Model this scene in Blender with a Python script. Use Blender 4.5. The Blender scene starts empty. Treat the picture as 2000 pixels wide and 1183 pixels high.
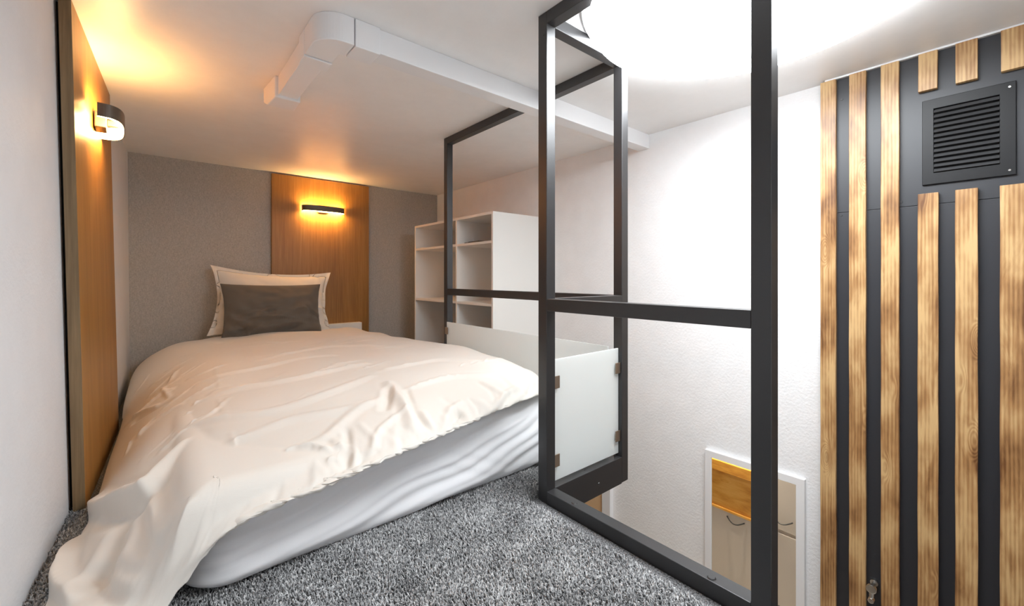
import bpy, bmesh, math, random
import numpy as np
from math import radians, sin, cos, pi, sqrt
from mathutils import Vector, Matrix, Quaternion, noise

random.seed(7)
rng = np.random.default_rng(7)
scn = bpy.context.scene
COL = scn.collection

# ------------------------------------------------------------------ camera, world, exposure, big light
EYE = 0.74                      # eye height above the loft carpet; heights below are written relative to the eye
F_PX, W_PX = 828.0, 2000.0
cam_d = bpy.data.cameras.new('camera')
cam_d.sensor_width = 36.0
cam_d.lens = 36.0 * F_PX / W_PX
cam_d.shift_y = -50.5 / W_PX
cam_d.clip_start = 0.01
cam = bpy.data.objects.new('camera', cam_d)
COL.objects.link(cam)
cam.location = (0, 0, EYE)
cam.rotation_euler = (radians(90), 0, radians(-40.2))
scn.camera = cam

wd = bpy.data.worlds.new('world'); scn.world = wd
wd.use_nodes = True
wd.node_tree.nodes['Background'].inputs[0].default_value = (0.8, 0.87, 1.0, 1)
wd.node_tree.nodes['Background'].inputs[1].default_value = 0.3

vs = scn.view_settings
vs.view_transform = 'Standard'; vs.look = 'None'; vs.gamma = 1.0; vs.exposure = 0.12
vs.use_curve_mapping = False
scn.cycles.max_bounces = 10
scn.cycles.diffuse_bounces = 6
scn.cycles.sample_clamp_indirect = 8.0

LAMP = dict(x=1.37, y=0.52, r=0.49, drop=0.06, power=19.0)      # big round ceiling light over the stair opening
WARM = dict(col=(1.0, 0.56, 0.20), strip=110.0)

# ------------------------------------------------------------------ helpers
def link(o):
    COL.objects.link(o); return o

def tag(o, label=None, cat=None, group=None, kind=None):
    if label: o['label'] = label
    if cat: o['category'] = cat
    if group: o['group'] = group
    if kind: o['kind'] = kind
    return o

def Z(rel):
    return rel + EYE

def obj(name, bm, mat, parent=None, smooth=False, bevel=0.0, seg=2):
    if isinstance(bm, bmesh.types.BMesh):
        bmesh.ops.recalc_face_normals(bm, faces=bm.faces)
        me = bpy.data.meshes.new(name); bm.to_mesh(me); bm.free()
    else:
        me = bm; me.name = name
    if mat is not None:
        me.materials.append(mat)
    if smooth:
        for p in me.polygons: p.use_smooth = True
    o = bpy.data.objects.new(name, me); link(o)
    if parent is not None: o.parent = parent
    if bevel > 0:
        m = o.modifiers.new('bevel', 'BEVEL'); m.width = bevel; m.segments = seg; m.limit_method = 'ANGLE'
        m.angle_limit = radians(40)
    return o

def empty(name, label, cat, group=None):
    o = bpy.data.objects.new(name, None); link(o)
    o.empty_display_size = 0.05
    return tag(o, label, cat, group)

def box(bm, x0, x1, y0, y1, z0, z1, shear=None):
    """axis box; z given relative to the eye; shear(x,y,z)->x moves x"""
    vs_ = []
    for x in (x0, x1):
        for y in (y0, y1):
            for z in (z0, z1):
                xx = shear(x, y, z) if shear else x
                vs_.append(bm.verts.new((xx, y, Z(z))))
    a = vs_
    for f in ((0,1,3,2),(4,6,7,5),(0,4,5,1),(2,3,7,6),(0,2,6,4),(1,5,7,3)):
        bm.faces.new([a[i] for i in f])
    return bm

def boxes(*bs):
    bm = bmesh.new()
    for b in bs: box(bm, *b)
    return bm

def cyl(bm, p0, p1, r0, r1=None, n=24, caps=True):
    r1 = r0 if r1 is None else r1
    p0 = Vector(p0); p1 = Vector(p1); d = (p1 - p0).normalized()
    q = d.to_track_quat('Z', 'Y')
    A = [bm.verts.new(p0 + q @ Vector((r0*cos(2*pi*i/n), r0*sin(2*pi*i/n), 0))) for i in range(n)]
    B = [bm.verts.new(p1 + q @ Vector((r1*cos(2*pi*i/n), r1*sin(2*pi*i/n), 0))) for i in range(n)]
    for i in range(n):
        bm.faces.new((A[i], A[(i+1)%n], B[(i+1)%n], B[i]))
    if caps:
        bm.faces.new(A[::-1]); bm.faces.new(B)
    return bm

def tube(bm, pts, r, n=10):
    pts = [Vector(p) for p in pts]
    rings = []
    for i, p in enumerate(pts):
        t = (pts[min(i+1, len(pts)-1)] - pts[max(i-1, 0)]).normalized()
        q = t.to_track_quat('Z', 'Y')
        rings.append([bm.verts.new(p + q @ Vector((r*cos(2*pi*k/n), r*sin(2*pi*k/n), 0))) for k in range(n)])
    for a, b in zip(rings[:-1], rings[1:]):
        for k in range(n):
            bm.faces.new((a[k], a[(k+1)%n], b[(k+1)%n], b[k]))
    bm.faces.new(rings[0][::-1]); bm.faces.new(rings[-1])
    return bm

def extrude_poly(bm, pts, z0, z1):
    """pts: list of (x,y); prism between relative heights"""
    lo = [bm.verts.new((x, y, Z(z0))) for x, y in pts]
    hi = [bm.verts.new((x, y, Z(z1))) for x, y in pts]
    n = len(pts)
    for i in range(n):
        bm.faces.new((lo[i], lo[(i+1)%n], hi[(i+1)%n], hi[i]))
    bm.faces.new(lo[::-1]); bm.faces.new(hi)
    return bm

def grid_mesh(name, P, closed_u=False):
    """P: (N,M,3) array -> mesh of quads"""
    N, M, _ = P.shape
    me = bpy.data.meshes.new(name)
    idx = np.arange(N*M).reshape(N, M)
    if closed_u:
        r = np.roll(idx, -1, axis=1)
        q = np.stack([idx[:-1], r[:-1], r[1:], idx[1:]], -1).reshape(-1, 4)
    else:
        q = np.stack([idx[:-1,:-1], idx[:-1,1:], idx[1:,1:], idx[1:,:-1]], -1).reshape(-1, 4)
    me.vertices.add(N*M); me.vertices.foreach_set('co', P.reshape(-1).astype(np.float32))
    me.loops.add(q.size); me.loops.foreach_set('vertex_index', q.reshape(-1).astype(np.int32))
    me.polygons.add(len(q)); me.polygons.foreach_set('loop_start', (np.arange(len(q))*4).astype(np.int32))
    me.polygons.foreach_set('loop_total', np.full(len(q), 4, np.int32))
    me.update(calc_edges=True); me.validate()
    for p in me.polygons: p.use_smooth = True
    return me

# ------------------------------------------------------------------ materials
class NT:
    def __init__(s, name):
        s.m = bpy.data.materials.new(name); s.m.use_nodes = True
        s.t = s.m.node_tree; s.b = s.t.nodes['Principled BSDF']; s.out = s.t.nodes['Material Output']
    def n(s, typ, **kw):
        nd = s.t.nodes.new(typ)
        for k, v in kw.items():
            if k.startswith('i_'):
                key = k[2:].replace('_', ' ')
                nd.inputs[int(key) if key.isdigit() else key].default_value = v
            else: setattr(nd, k, v)
        return nd
    def l(s, a, b): s.t.links.new(a, b)
    def coords(s, scale=(1,1,1), rnd=False, kind='Object'):
        tc = s.n('ShaderNodeTexCoord'); mp = s.n('ShaderNodeMapping'); mp.inputs['Scale'].default_value = scale
        s.l(tc.outputs[kind], mp.inputs[0])
        if rnd:
            oi = s.n('ShaderNodeObjectInfo'); mu = s.n('ShaderNodeMath', operation='MULTIPLY'); mu.inputs[1].default_value = 37.0
            s.l(oi.outputs['Random'], mu.inputs[0]); s.l(mu.outputs[0], mp.inputs['Location'])
        return mp.outputs[0]
    def ramp(s, fac, stops):
        r = s.n('ShaderNodeValToRGB')
        el = r.color_ramp.elements
        while len(el) < len(stops): el.new(0.5)
        for e, (p, c) in zip(el, stops):
            e.position = p; e.color = (c[0], c[1], c[2], 1)
        s.l(fac, r.inputs[0]); return r.outputs[0]
    def bump(s, h, strength=0.3, dist=0.01, base=None):
        b = s.n('ShaderNodeBump'); b.inputs['Strength'].default_value = strength; b.inputs['Distance'].default_value = dist
        s.l(h, b.inputs['Height'])
        if base is not None: s.l(base, b.inputs['Normal'])
        s.l(b.outputs[0], s.b.inputs['Normal']); return b.outputs[0]
    def set(s, **kw):
        for k, v in kw.items(): s.b.inputs[k.replace('_', ' ')].default_value = v
        return s

def plain(name, col, rough=0.5, metal=0.0, **kw):
    m = NT(name); m.set(Base_Color=(*col, 1), Roughness=rough, Metallic=metal)
    for k, v in kw.items(): m.b.inputs[k.replace('_', ' ')].default_value = v
    # faint surface unevenness so nothing is perfectly flat
    nz = m.n('ShaderNodeTexNoise', i_Scale=180.0, i_Detail=2.0)
    m.l(m.coords(), nz.inputs['Vector']); m.bump(nz.outputs[0], 0.05, 0.001)
    return m.m

def plaster(name, col, rough=0.75, bump=0.25, scale=9.0, spec=0.3):
    m = NT(name); m.set(Base_Color=(*col, 1), Roughness=rough)
    m.b.inputs['Specular IOR Level'].default_value = spec
    v = m.coords()
    a = m.n('ShaderNodeTexNoise', i_Scale=scale, i_Detail=8.0, i_Roughness=0.6); m.l(v, a.inputs['Vector'])
    c = m.n('ShaderNodeTexNoise', i_Scale=scale*9, i_Detail=4.0); m.l(v, c.inputs['Vector'])
    mx = m.n('ShaderNodeMath', operation='ADD'); m.l(a.outputs[0], mx.inputs[0]); m.l(c.outputs[0], mx.inputs[1])
    m.bump(mx.outputs[0], bump, 0.006)
    d = tuple(x*0.965 for x in col)
    m.l(m.ramp(a.outputs[0], [(0.35, d), (0.65, col)]), m.b.inputs['Base Color'])
    return m.m

def weave(name, c0, c1, sc=420.0, rough=0.85, bump=0.25):
    m = NT(name); m.set(Roughness=rough)
    m.b.inputs['Specular IOR Level'].default_value = 0.15
    a = m.n('ShaderNodeTexNoise', i_Scale=1.0, i_Detail=3.0); m.l(m.coords((sc, sc, sc*0.18)), a.inputs['Vector'])
    b = m.n('ShaderNodeTexNoise', i_Scale=1.0, i_Detail=3.0); m.l(m.coords((sc*0.18, sc*0.18, sc)), b.inputs['Vector'])
    g = m.n('ShaderNodeTexNoise', i_Scale=3.0, i_Detail=3.0); m.l(m.coords(), g.inputs['Vector'])
    ad = m.n('ShaderNodeMath', operation='ADD'); m.l(a.outputs[0], ad.inputs[0]); m.l(b.outputs[0], ad.inputs[1])
    hf = m.n('ShaderNodeMath', operation='MULTIPLY'); hf.inputs[1].default_value = 0.5; m.l(ad.outputs[0], hf.inputs[0])
    m.l(m.ramp(hf.outputs[0], [(0.38, c0), (0.62, c1)]), m.b.inputs['Base Color'])
    m.bump(hf.outputs[0], bump, 0.0015)
    return m.m

def cloth(name, col, rough=0.85, sheen=0.2, sc=600.0, wr=0.0):
    m = NT(name); m.set(Base_Color=(*col, 1), Roughness=rough)
    m.b.inputs['Specular IOR Level'].default_value = 0.2
    m.b.inputs['Sheen Weight'].default_value = sheen
    m.b.inputs['Sheen Roughness'].default_value = 0.5
    a = m.n('ShaderNodeTexNoise', i_Scale=sc, i_Detail=2.0); m.l(m.coords(), a.inputs['Vector'])
    base = m.bump(a.outputs[0], 0.12, 0.0008)
    if wr > 0:
        w = m.n('ShaderNodeTexNoise', i_Scale=1.0, i_Detail=4.0, i_Roughness=0.55, i_Distortion=0.6)
        m.l(m.coords((7, 20, 12)), w.inputs['Vector'])
        m.bump(w.outputs[0], wr, 0.02, base)
    return m.m

def veneer(name, c_dark, c_mid, c_light, horiz=False, rough=0.42):
    """oak veneer, grain running up (z)"""
    m = NT(name); m.set(Roughness=rough)
    a = m.n('ShaderNodeTexNoise', i_Scale=1.0, i_Detail=6.0, i_Roughness=0.65, i_Distortion=0.4)
    m.l(m.coords((95, 95, 3.2)), a.inputs['Vector'])
    b = m.n('ShaderNodeTexNoise', i_Scale=1.0, i_Detail=4.0, i_Roughness=0.6)
    m.l(m.coords((14, 14, 1.0)), b.inputs['Vector'])
    ad = m.n('ShaderNodeMix', data_type='FLOAT'); ad.inputs[0].default_value = 0.45
    m.l(a.outputs[0], ad.inputs[2]); m.l(b.outputs[0], ad.inputs[3])
    m.l(m.ramp(ad.outputs[0], [(0.3, c_dark), (0.5, c_mid), (0.68, c_light)]), m.b.inputs['Base Color'])
    m.bump(a.outputs[0], 0.25, 0.001)
    return m.m

def pine(name, axis='z', c=((0.15,0.062,0.020),(0.37,0.195,0.075),(0.60,0.39,0.18)), rough=0.38):
    m = NT(name); m.set(Roughness=rough)
    s = {'z': (1, 1, 0.10), 'y': (1, 0.10, 1)}[axis]
    g = m.coords(tuple(40*x for x in s), rnd=True)
    a = m.n('ShaderNodeTexNoise', i_Scale=1.0, i_Detail=5.0, i_Roughness=0.6, i_Distortion=0.9); m.l(g, a.inputs['Vector'])
    # growth rings, bent round the knots
    kv = m.coords((9, 9, 2.6) if axis == 'z' else (9, 2.6, 9), rnd=True)
    vo = m.n('ShaderNodeTexVoronoi', i_Scale=1.0, i_Randomness=1.0); m.l(kv, vo.inputs['Vector'])
    kn = m.n('ShaderNodeMapRange', i_1=0.02, i_2=0.26, i_3=1.0, i_4=0.0); kn.interpolation_type = 'SMOOTHSTEP'
    m.l(vo.outputs['Distance'], kn.inputs[0])
    wv = m.n('ShaderNodeTexWave', i_Scale=1.0, i_Distortion=3.5, i_Detail=3.0, i_Detail_Scale=0.6, wave_type='BANDS', bands_direction='Y' if axis == 'z' else 'Z')
    wc = m.coords((30, 30, 1.6) if axis == 'z' else (30, 1.6, 30), rnd=True)
    av = m.n('ShaderNodeVectorMath', operation='ADD'); m.l(wc, av.inputs[0])
    sc = m.n('ShaderNodeVectorMath', operation='SCALE'); sc.inputs['Scale'].default_value = 2.5
    m.l(kn.outputs[0], sc.inputs[0]); m.l(sc.outputs[0], av.inputs[1]); m.l(av.outputs[0], wv.inputs['Vector'])
    mx = m.n('ShaderNodeMix', data_type='FLOAT'); mx.inputs[0].default_value = 0.16
    m.l(a.outputs[0], mx.inputs[2]); m.l(wv.outputs[0], mx.inputs[3])
    bl = m.n('ShaderNodeTexNoise', i_Scale=1.0, i_Detail=3.0); m.l(m.coords((10, 10, 5) if axis == 'z' else (10, 5, 10), rnd=True), bl.inputs['Vector'])
    m2 = m.n('ShaderNodeMix', data_type='FLOAT'); m2.inputs[0].default_value = 0.56
    m.l(mx.outputs[0], m2.inputs[2]); m.l(bl.outputs[0], m2.inputs[3])
    col = m.ramp(m2.outputs[0], [(0.34, c[0]), (0.47, c[1]), (0.60, c[2])])
    kx = m.n('ShaderNodeMix', data_type='RGBA'); kx.inputs[7].default_value = (0.10, 0.035, 0.01, 1)
    k2 = m.n('ShaderNodeMapRange', i_1=0.03, i_2=0.13, i_3=0.9, i_4=0.0); m.l(vo.outputs['Distance'], k2.inputs[0])
    m.l(k2.outputs[0], kx.inputs[0]); m.l(col, kx.inputs[6]); m.l(kx.outputs[2], m.b.inputs['Base Color'])
    m.bump(m2.outputs[0], 0.35, 0.002)
    return m.m

def emitter(name, col, strength):
    m = NT(name); m.set(Base_Color=(0.9, 0.9, 0.9, 1), Roughness=0.5)
    m.b.inputs['Emission Color'].default_value = (*col, 1)
    m.b.inputs['Emission Strength'].default_value = strength
    return m.m

M = {}
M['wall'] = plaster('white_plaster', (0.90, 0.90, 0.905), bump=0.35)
M['wall_l'] = plaster('dimmed_left_plaster', (0.69, 0.70, 0.72), bump=0.2)  # white plaster again; the left wall's weaker light is put into a darker colour
M['ceil'] = plaster('ceiling_paint', (0.89, 0.88, 0.87), rough=0.38, bump=0.05, spec=0.35)
M['greywall'] = weave('grey_wallpaper', (0.36, 0.345, 0.325), (0.53, 0.51, 0.48))
M['oak'] = veneer('oak_veneer', (0.21, 0.092, 0.017), (0.31, 0.143, 0.027), (0.40, 0.20, 0.048))
M['oakedge'] = veneer('oak_edge', (0.10, 0.062, 0.03), (0.19, 0.125, 0.062), (0.28, 0.19, 0.10))
M['pine'] = pine('burnt_pine')
M['orange'] = pine('varnished_pine', 'y', ((0.60,0.23,0.03),(0.85,0.40,0.06),(0.95,0.52,0.12)))
M['steel'] = plain('black_steel', (0.022, 0.021, 0.022), 0.36, 0.0)
M['steel'].node_tree.nodes['Principled BSDF'].inputs['Specular IOR Level'].default_value = 0.7
M['black'] = plain('black_board', (0.024, 0.025, 0.030), 0.42)
M['ventblack'] = plain('vent_black', (0.007, 0.007, 0.008), 0.42)
M['ventblack'].node_tree.nodes['Principled BSDF'].inputs['Specular IOR Level'].default_value = 0.3
M['louvre'] = plain('vent_louvre', (0.05, 0.05, 0.052), 0.35)  # greyer than the frame: louvre highlights are put into this base colour
M['dark'] = plain('cavity_shade', (0.004, 0.004, 0.004), 0.8)  # near-black colour standing in for shade in the panel gap and the vent
M['plastic'] = plain('white_plastic', (0.84, 0.84, 0.85), 0.3)
M['board'] = plain('white_board', (0.86, 0.85, 0.82), 0.45)
M['chrome'] = plain('brushed_steel', (0.62, 0.60, 0.57), 0.28, 1.0)
M['bronze'] = plain('satin_bronze', (0.32, 0.24, 0.18), 0.4, 0.8)
M['cab'] = plain('beige_laminate', (0.72, 0.64, 0.54), 0.5)
M['handle'] = plain('black_iron', (0.015, 0.014, 0.013), 0.4)
M['mirror'] = plain('mirror_glass', (0.93, 0.93, 0.92), 0.0, 1.0)
M['mirror'].node_tree.nodes['Bump'].inputs['Strength'].default_value = 0.0
M['sheet'] = cloth('white_sheet', (0.86, 0.86, 0.88), wr=0.0)
M['duvet'] = cloth('cream_cotton', (0.73, 0.69, 0.635), wr=0.05)
M['pillow'] = cloth('cream_pillow', (0.80, 0.75, 0.68))
M['greycloth'] = cloth('grey_linen', (0.135, 0.118, 0.10), sc=400)
M['doorwood'] = plain('warm_beige_door', (0.72, 0.48, 0.27), 0.5)
M['lfloor'] = plain('lower_floor', (0.62, 0.56, 0.48), 0.5)
M['lamp'] = emitter('ceiling_lamp_glow', (0.92, 0.965, 1.0), LAMP['power'])
M['warm'] = emitter('warm_led', WARM['col'], WARM['strip'])
M['bracket'] = plain('dark_bronze_paint', (0.10, 0.085, 0.07), 0.35, 0.3)

def frosted():
    m = NT('frosted_glass')
    m.set(Base_Color=(0.90, 0.93, 0.925, 1), Roughness=0.45)
    m.b.inputs['Transmission Weight'].default_value = 0.25
    tr = m.n('ShaderNodeBsdfTranslucent'); tr.inputs[0].default_value = (0.95, 0.97, 0.96, 1)
    mx = m.n('ShaderNodeMixShader'); mx.inputs[0].default_value = 0.45
    m.l(m.b.outputs[0], mx.inputs[1]); m.l(tr.outputs[0], mx.inputs[2]); m.l(mx.outputs[0], m.out.inputs[0])
    return m.m
M['frost'] = frosted()

def carpet_mat():
    m = NT('carpet_base'); m.set(Roughness=0.95)
    m.b.inputs['Specular IOR Level'].default_value = 0.1
    a = m.n('ShaderNodeTexNoise', i_Scale=230.0, i_Detail=3.0); m.l(m.coords(), a.inputs['Vector'])
    m.l(m.ramp(a.outputs[0], [(0.35, (0.07, 0.07, 0.072)), (0.65, (0.34, 0.34, 0.345))]), m.b.inputs['Base Color'])
    m.bump(a.outputs[0], 1.0, 0.01)
    return m.m
M['carpet'] = carpet_mat()

def tuft_mat():
    m = NT('carpet_fibre'); m.set(Roughness=0.8)
    m.b.inputs['Specular IOR Level'].default_value = 0.2
    a = m.n('ShaderNodeTexNoise', i_Scale=120.0, i_Detail=2.0); m.l(m.coords(), a.inputs['Vector'])
    b = m.n('ShaderNodeTexNoise', i_Scale=9.0, i_Detail=3.0); m.l(m.coords(), b.inputs['Vector'])
    mx = m.n('ShaderNodeMix', data_type='FLOAT'); mx.inputs[0].default_value = 0.3
    m.l(a.outputs[0], mx.inputs[2]); m.l(b.outputs[0], mx.inputs[3])
    m.l(m.ramp(mx.outputs[0], [(0.36, (0.15, 0.15, 0.153)), (0.5, (0.36, 0.36, 0.363)), (0.63, (0.68, 0.68, 0.68))]), m.b.inputs['Base Color'])
    return m.m
M['tuft'] = tuft_mat()

# ------------------------------------------------------------------ room shell
H, FL, LOW = 0.87, -0.74, -2.72      # ceiling, loft carpet, lower floor (relative to the eye)
XF, YB, YR = 2.31, 3.97, -0.80       # far side wall, back wall, rear wall
def wall_x(y, z=0.87):                # the left wall is a little out of square and out of plumb
    k = 0.02 - 0.012*np.clip((y-2.8)/1.17, 0, 1.2)
    return -0.235 + 0.046*(y-1.9) + k*(0.87-z)

def struct(name, bm, mat, **kw):
    o = obj(name, bm, mat, **kw); o['kind'] = 'structure'; return o

bm = bmesh.new()                     # left wall, leaning slab
ys = [YR, 0.6, 1.9, 2.8, YB+0.1]
rows = []
for y in ys:
    rows.append([bm.verts.new((wall_x(y, z) + dx, y, Z(z))) for dx in (0, -0.12) for z in (LOW, FL, H+0.1)])
for a, b in zip(rows[:-1], rows[1:]):
    for i, j in ((0,1),(1,2),(3,4),(4,5),(0,3),(2,5)):
        bm.faces.new((a[i], a[j], b[j], b[i]))
for r in (rows[0], rows[-1]):
    bm.faces.new((r[0], r[1], r[4], r[3])); bm.faces.new((r[1], r[2], r[5], r[4]))
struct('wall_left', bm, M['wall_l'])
struct('wall_back', boxes((-0.6, XF+0.12, YB, YB+0.12, LOW, H+0.1)), M['greywall'])
struct('wall_right', boxes((XF, XF+0.12, YR, YB, LOW, H+0.1)), M['wall'])
struct('wall_rear', boxes((-0.7, XF+0.12, YR-0.12, YR, LOW, H+0.1)), M['wall'])
struct('ceiling', boxes((-0.7, XF+0.12, YR-0.12, YB+0.12, H, H+0.1)), M['ceil'])
bm = bmesh.new()                     # loft floor slab round the stair opening
box(bm, -0.55, 0.978, YR, 1.012, -0.80, FL); box(bm, -0.55, 1.390, 1.012, 2.315, -0.80, FL); box(bm, -0.55, XF, 2.315, YB, -0.80, FL)
struct('floor', bm, M['carpet'])
struct('floor', boxes((-0.7, XF, YR, YB, LOW-0.1, LOW)), M['lfloor'])

# ------------------------------------------------------------------ carpet pile (uncountable)
def carpet_pile():
    xs, ys_ = [], []
    step = 0.0044
    gx = np.arange(-0.33, 1.40, step); gy = np.arange(-0.45, 2.0, step)
    X, Y = np.meshgrid(gx, gy); X = X.ravel(); Y = Y.ravel()
    d = X*0.6455 + Y*0.7638
    keep = (d > -0.35) & (X > wall_x(Y, FL) + 0.006) & (d < 1.75) & (((X < 0.972) & (Y < 1.40)) | ((X < 0) & (Y < 1.95)) | ((X > 0.0) & (X < 1.385) & (Y > 1.02) & (Y < 1.42)))
    keep &= ~((X > 0.2) & (Y > 1.36)) & ~((X > 0.945) & (X < 1.03) & (Y < 1.04))
    X, Y = X[keep], Y[keep]; n = len(X)
    X = X + rng.normal(0, step*0.4, n); Y = Y + rng.normal(0, step*0.4, n)
    ok = ~((Y < 1.03) & (X > 0.972)) & (X < 1.386); X, Y = X[ok], Y[ok]; n = len(X)
    patch = np.sin(X*23+1.3*np.sin(Y*17)) * np.sin(Y*19+1.1*np.sin(X*13))
    th = rng.uniform(0, 2*pi, n); lean = np.abs(rng.normal(0.006, 0.003, n))
    th = th*0.75 + patch*1.2
    h = rng.uniform(0.007, 0.012, n); w = 0.0024
    ph = rng.uniform(0, 2*pi, n)
    V = np.zeros((n, 6, 3)); 
    for k in range(3):
        a = ph + k*2*pi/3
        V[:, k] = np.stack([X + w*np.cos(a), Y + w*np.sin(a), np.full(n, FL+EYE-0.001)], 1)
        tw = a + 0.6
        V[:, 3+k] = np.stack([X + lean*np.cos(th) + w*0.75*np.cos(tw), Y + lean*np.sin(th) + w*0.75*np.sin(tw), FL+EYE+h], 1)
    base = (np.arange(n)*6)[:, None]
    f4 = np.concatenate([base + np.array(q) for q in ([0,1,4,3],[1,2,5,4],[2,0,3,5])], 0)
    f3 = base + np.array([3,4,5])
    me = bpy.data.meshes.new('carpet_pile')
    me.vertices.add(n*6); me.vertices.foreach_set('co', V.reshape(-1).astype(np.float32))
    li = np.concatenate([f4.reshape(-1), f3.reshape(-1)])
    me.loops.add(len(li)); me.loops.foreach_set('vertex_index', li.astype(np.int32))
    tot = np.concatenate([np.full(len(f4), 4), np.full(len(f3), 3)])
    st = np.concatenate([[0], np.cumsum(tot)[:-1]])
    me.polygons.add(len(tot)); me.polygons.foreach_set('loop_start', st.astype(np.int32)); me.polygons.foreach_set('loop_total', tot.astype(np.int32))
    me.update(calc_edges=True)
    o = obj('carpet_pile', me, M['tuft'])
    tag(o, 'short grey flecked carpet pile covering the loft floor beside the bed', 'carpet', kind='stuff')
carpet_pile()

# ------------------------------------------------------------------ oak wall panels
def lp(y):                            # face of the left panel
    return -0.197 + 0.042*(y-1.9)
bm = bmesh.new()
sh = lambda x, y, z: x + lp(y) + 0.02*(0.87-z)
box(bm, -0.028, 0.0, 1.9, 2.78, FL, H-0.002, sh)
lpan = empty('wall_panel', 'tall oak veneer panel on the left white wall, nearest the camera', 'wall panel', 'oak wall panels')
obj('panel_face', bm, M['oak'], lpan, bevel=0.001)
bm = bmesh.new(); box(bm, -0.0281, 0.0001, 1.8965, 1.8998, FL, H-0.002, sh)
o = obj('edge_band', bm, M['oakedge'], lpan); o['label'] = 'paler figured edge of the panel'
bm = bmesh.new(); box(bm, -0.043, -0.0275, 1.93, 2.76, FL, H-0.01, sh)
obj('batten', bm, M['dark'], lpan)  # near-black spacer: the shade of the gap behind the panel is in its colour
bpan = obj('wall_panel', boxes((0.741, 1.556, 3.94, 3.969, FL+0.1, 0.856)), M['oak'], bevel=0.0015)
tag(bpan, 'oak veneer panel on the grey back wall behind the pillows', 'wall panel', 'oak wall panels')

# ------------------------------------------------------------------ curved wall lamps
def sconce(name, label, origin, ang):
    """band bowed out from the wall; local x along the wall, y out of it, z up"""
    T = Matrix.Translation(origin) @ Matrix.Rotation(ang, 4, 'Z')
    root = empty(name, label, 'wall lamp', 'curved warm wall lamps')
    root.matrix_world = T
    hw, dep, hh = 0.176, 0.086, 0.024
    def arc(o, n=40, cut=0.0):
        P = []
        for i in range(n+1):
            t = pi*(i/n)
            c_, s_ = cos(t), sin(t)
            e = 0.62
            P.append(((hw-o)*math.copysign(abs(c_)**e, c_), 0.012 + (dep-o-0.012)*abs(s_)**e))
        return P
    def band(o0, o1, z0, z1):
        A, B = arc(o0), arc(o1)
        bm = bmesh.new(); R = []
        for (ax, ay), (bx, by) in zip(A, B):
            R.append([bm.verts.new(v) for v in ((ax, ay, z0), (ax, ay, z1), (bx, by, z1), (bx, by, z0))])
        for a, b in zip(R[:-1], R[1:]):
            for k in range(4):
                bm.faces.new((a[k], a[(k+1)%4], b[(k+1)%4], b[k]))
        bm.faces.new(R[0][::-1]); bm.faces.new(R[-1])
        return bm
    obj('lamp_shade', band(0.0, 0.003, -hh, hh), M['bracket'], root, smooth=False)
    o = obj('diffuser', band(0.0032, 0.0165, -hh+0.001, hh-0.001), M['warm'], root); o['label'] = 'glowing warm light strip'
    bm = bmesh.new(); e = EYE
    box(bm, -0.045, 0.045, 0.0, 0.034, -0.030-e, 0.030-e)
    obj('backplate', bm, M['bracket'], root, bevel=0.003)
    bm = bmesh.new()
    box(bm, -0.010, 0.010, 0.034, dep-0.017, -0.012-e, 0.012-e)
    obj('arm', bm, M['bracket'], root, bevel=0.002)
    return root
sconce('wall_lamp', 'curved black wall lamp glowing on the oak panel of the left wall', (lp(2.29)+0.02*0.28+0.001, 2.29, Z(0.602)), radians(-90+2.4))
sconce('wall_lamp', 'curved black wall lamp glowing on the oak panel behind the pillows', (1.14, 3.939, Z(0.592)), pi)

# ------------------------------------------------------------------ ceiling light
cl = empty('ceiling_light', 'large round white ceiling light over the stair opening', 'ceiling light')
def disc(r0, r1, z0, z1, n=72):
    bm = bmesh.new(); A, B, C_, D_ = [], [], [], []
    cyl(bm, (LAMP['x'], LAMP['y'], Z(z0)), (LAMP['x'], LAMP['y'], Z(z1)), r0, r1, n)
    return bm
obj('housing', disc(LAMP['r']+0.004, LAMP['r']+0.004, H-0.012, H), M['plastic'], cl)
obj('diffuser', disc(LAMP['r']-0.03, LAMP['r'], H-LAMP['drop'], H-0.012), M['lamp'], cl)

# ------------------------------------------------------------------ white cable trunking under the ceiling
tr = empty('cable_trunking', 'white plastic trunking running under the ceiling with an elbow', 'trunking')
HC = H
obj('channel', boxes((0.60, XF, 1.437, 1.512, 0.785, HC)), M['plastic'], tr, bevel=0.002)
obj('short_channel', boxes((0.411, 0.487, 1.66, 2.06, 0.787, HC)), M['plastic'], tr, bevel=0.002)
def elbow_pts(x0, y0, x1, y1, r, n=14):
    P = [(x1, y0)]
    P += [(x0 + r - r*sin(t), y0 + r - r*cos(t)) for t in [pi/2*i/n for i in range(n+1)]]
    P += [(x0, y1)]
    return P
bm = bmesh.new()
P = elbow_pts(0.402, 1.428, 0.515, 1.60, 0.085) + [(0.497, 1.60), (0.497, 1.521), (0.515, 1.521)]
extrude_poly(bm, P, 0.778, HC)
bmesh.ops.triangulate(bm, faces=[f for f in bm.faces if len(f.verts) > 4])
obj('elbow_cover', bm, M['plastic'], tr, bevel=0.003)
obj('joint_sleeve', boxes((0.518, 0.605, 1.427, 1.522, 0.776, HC)), M['plastic'], tr, bevel=0.003)
obj('joint_sleeve', boxes((0.401, 0.498, 1.603, 1.672, 0.774, HC)), M['plastic'], tr, bevel=0.003)
bm = bmesh.new()                      # bevelled end cap
x0, x1 = 0.398, 0.500
prof = [(2.05, HC), (2.05, 0.776), (2.16, 0.772), (2.225, 0.80), (2.235, HC)]
L = [bm.verts.new((x0 - (0.012 if y > 2.1 else 0), y, Z(z))) for y, z in prof]; R = [bm.verts.new((x1, y, Z(z))) for y, z in prof]
for i in range(5): bm.faces.new((L[i], L[(i+1)%5], R[(i+1)%5], R[i]))
bm.faces.new(L[::-1]); bm.faces.new(R)
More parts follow.
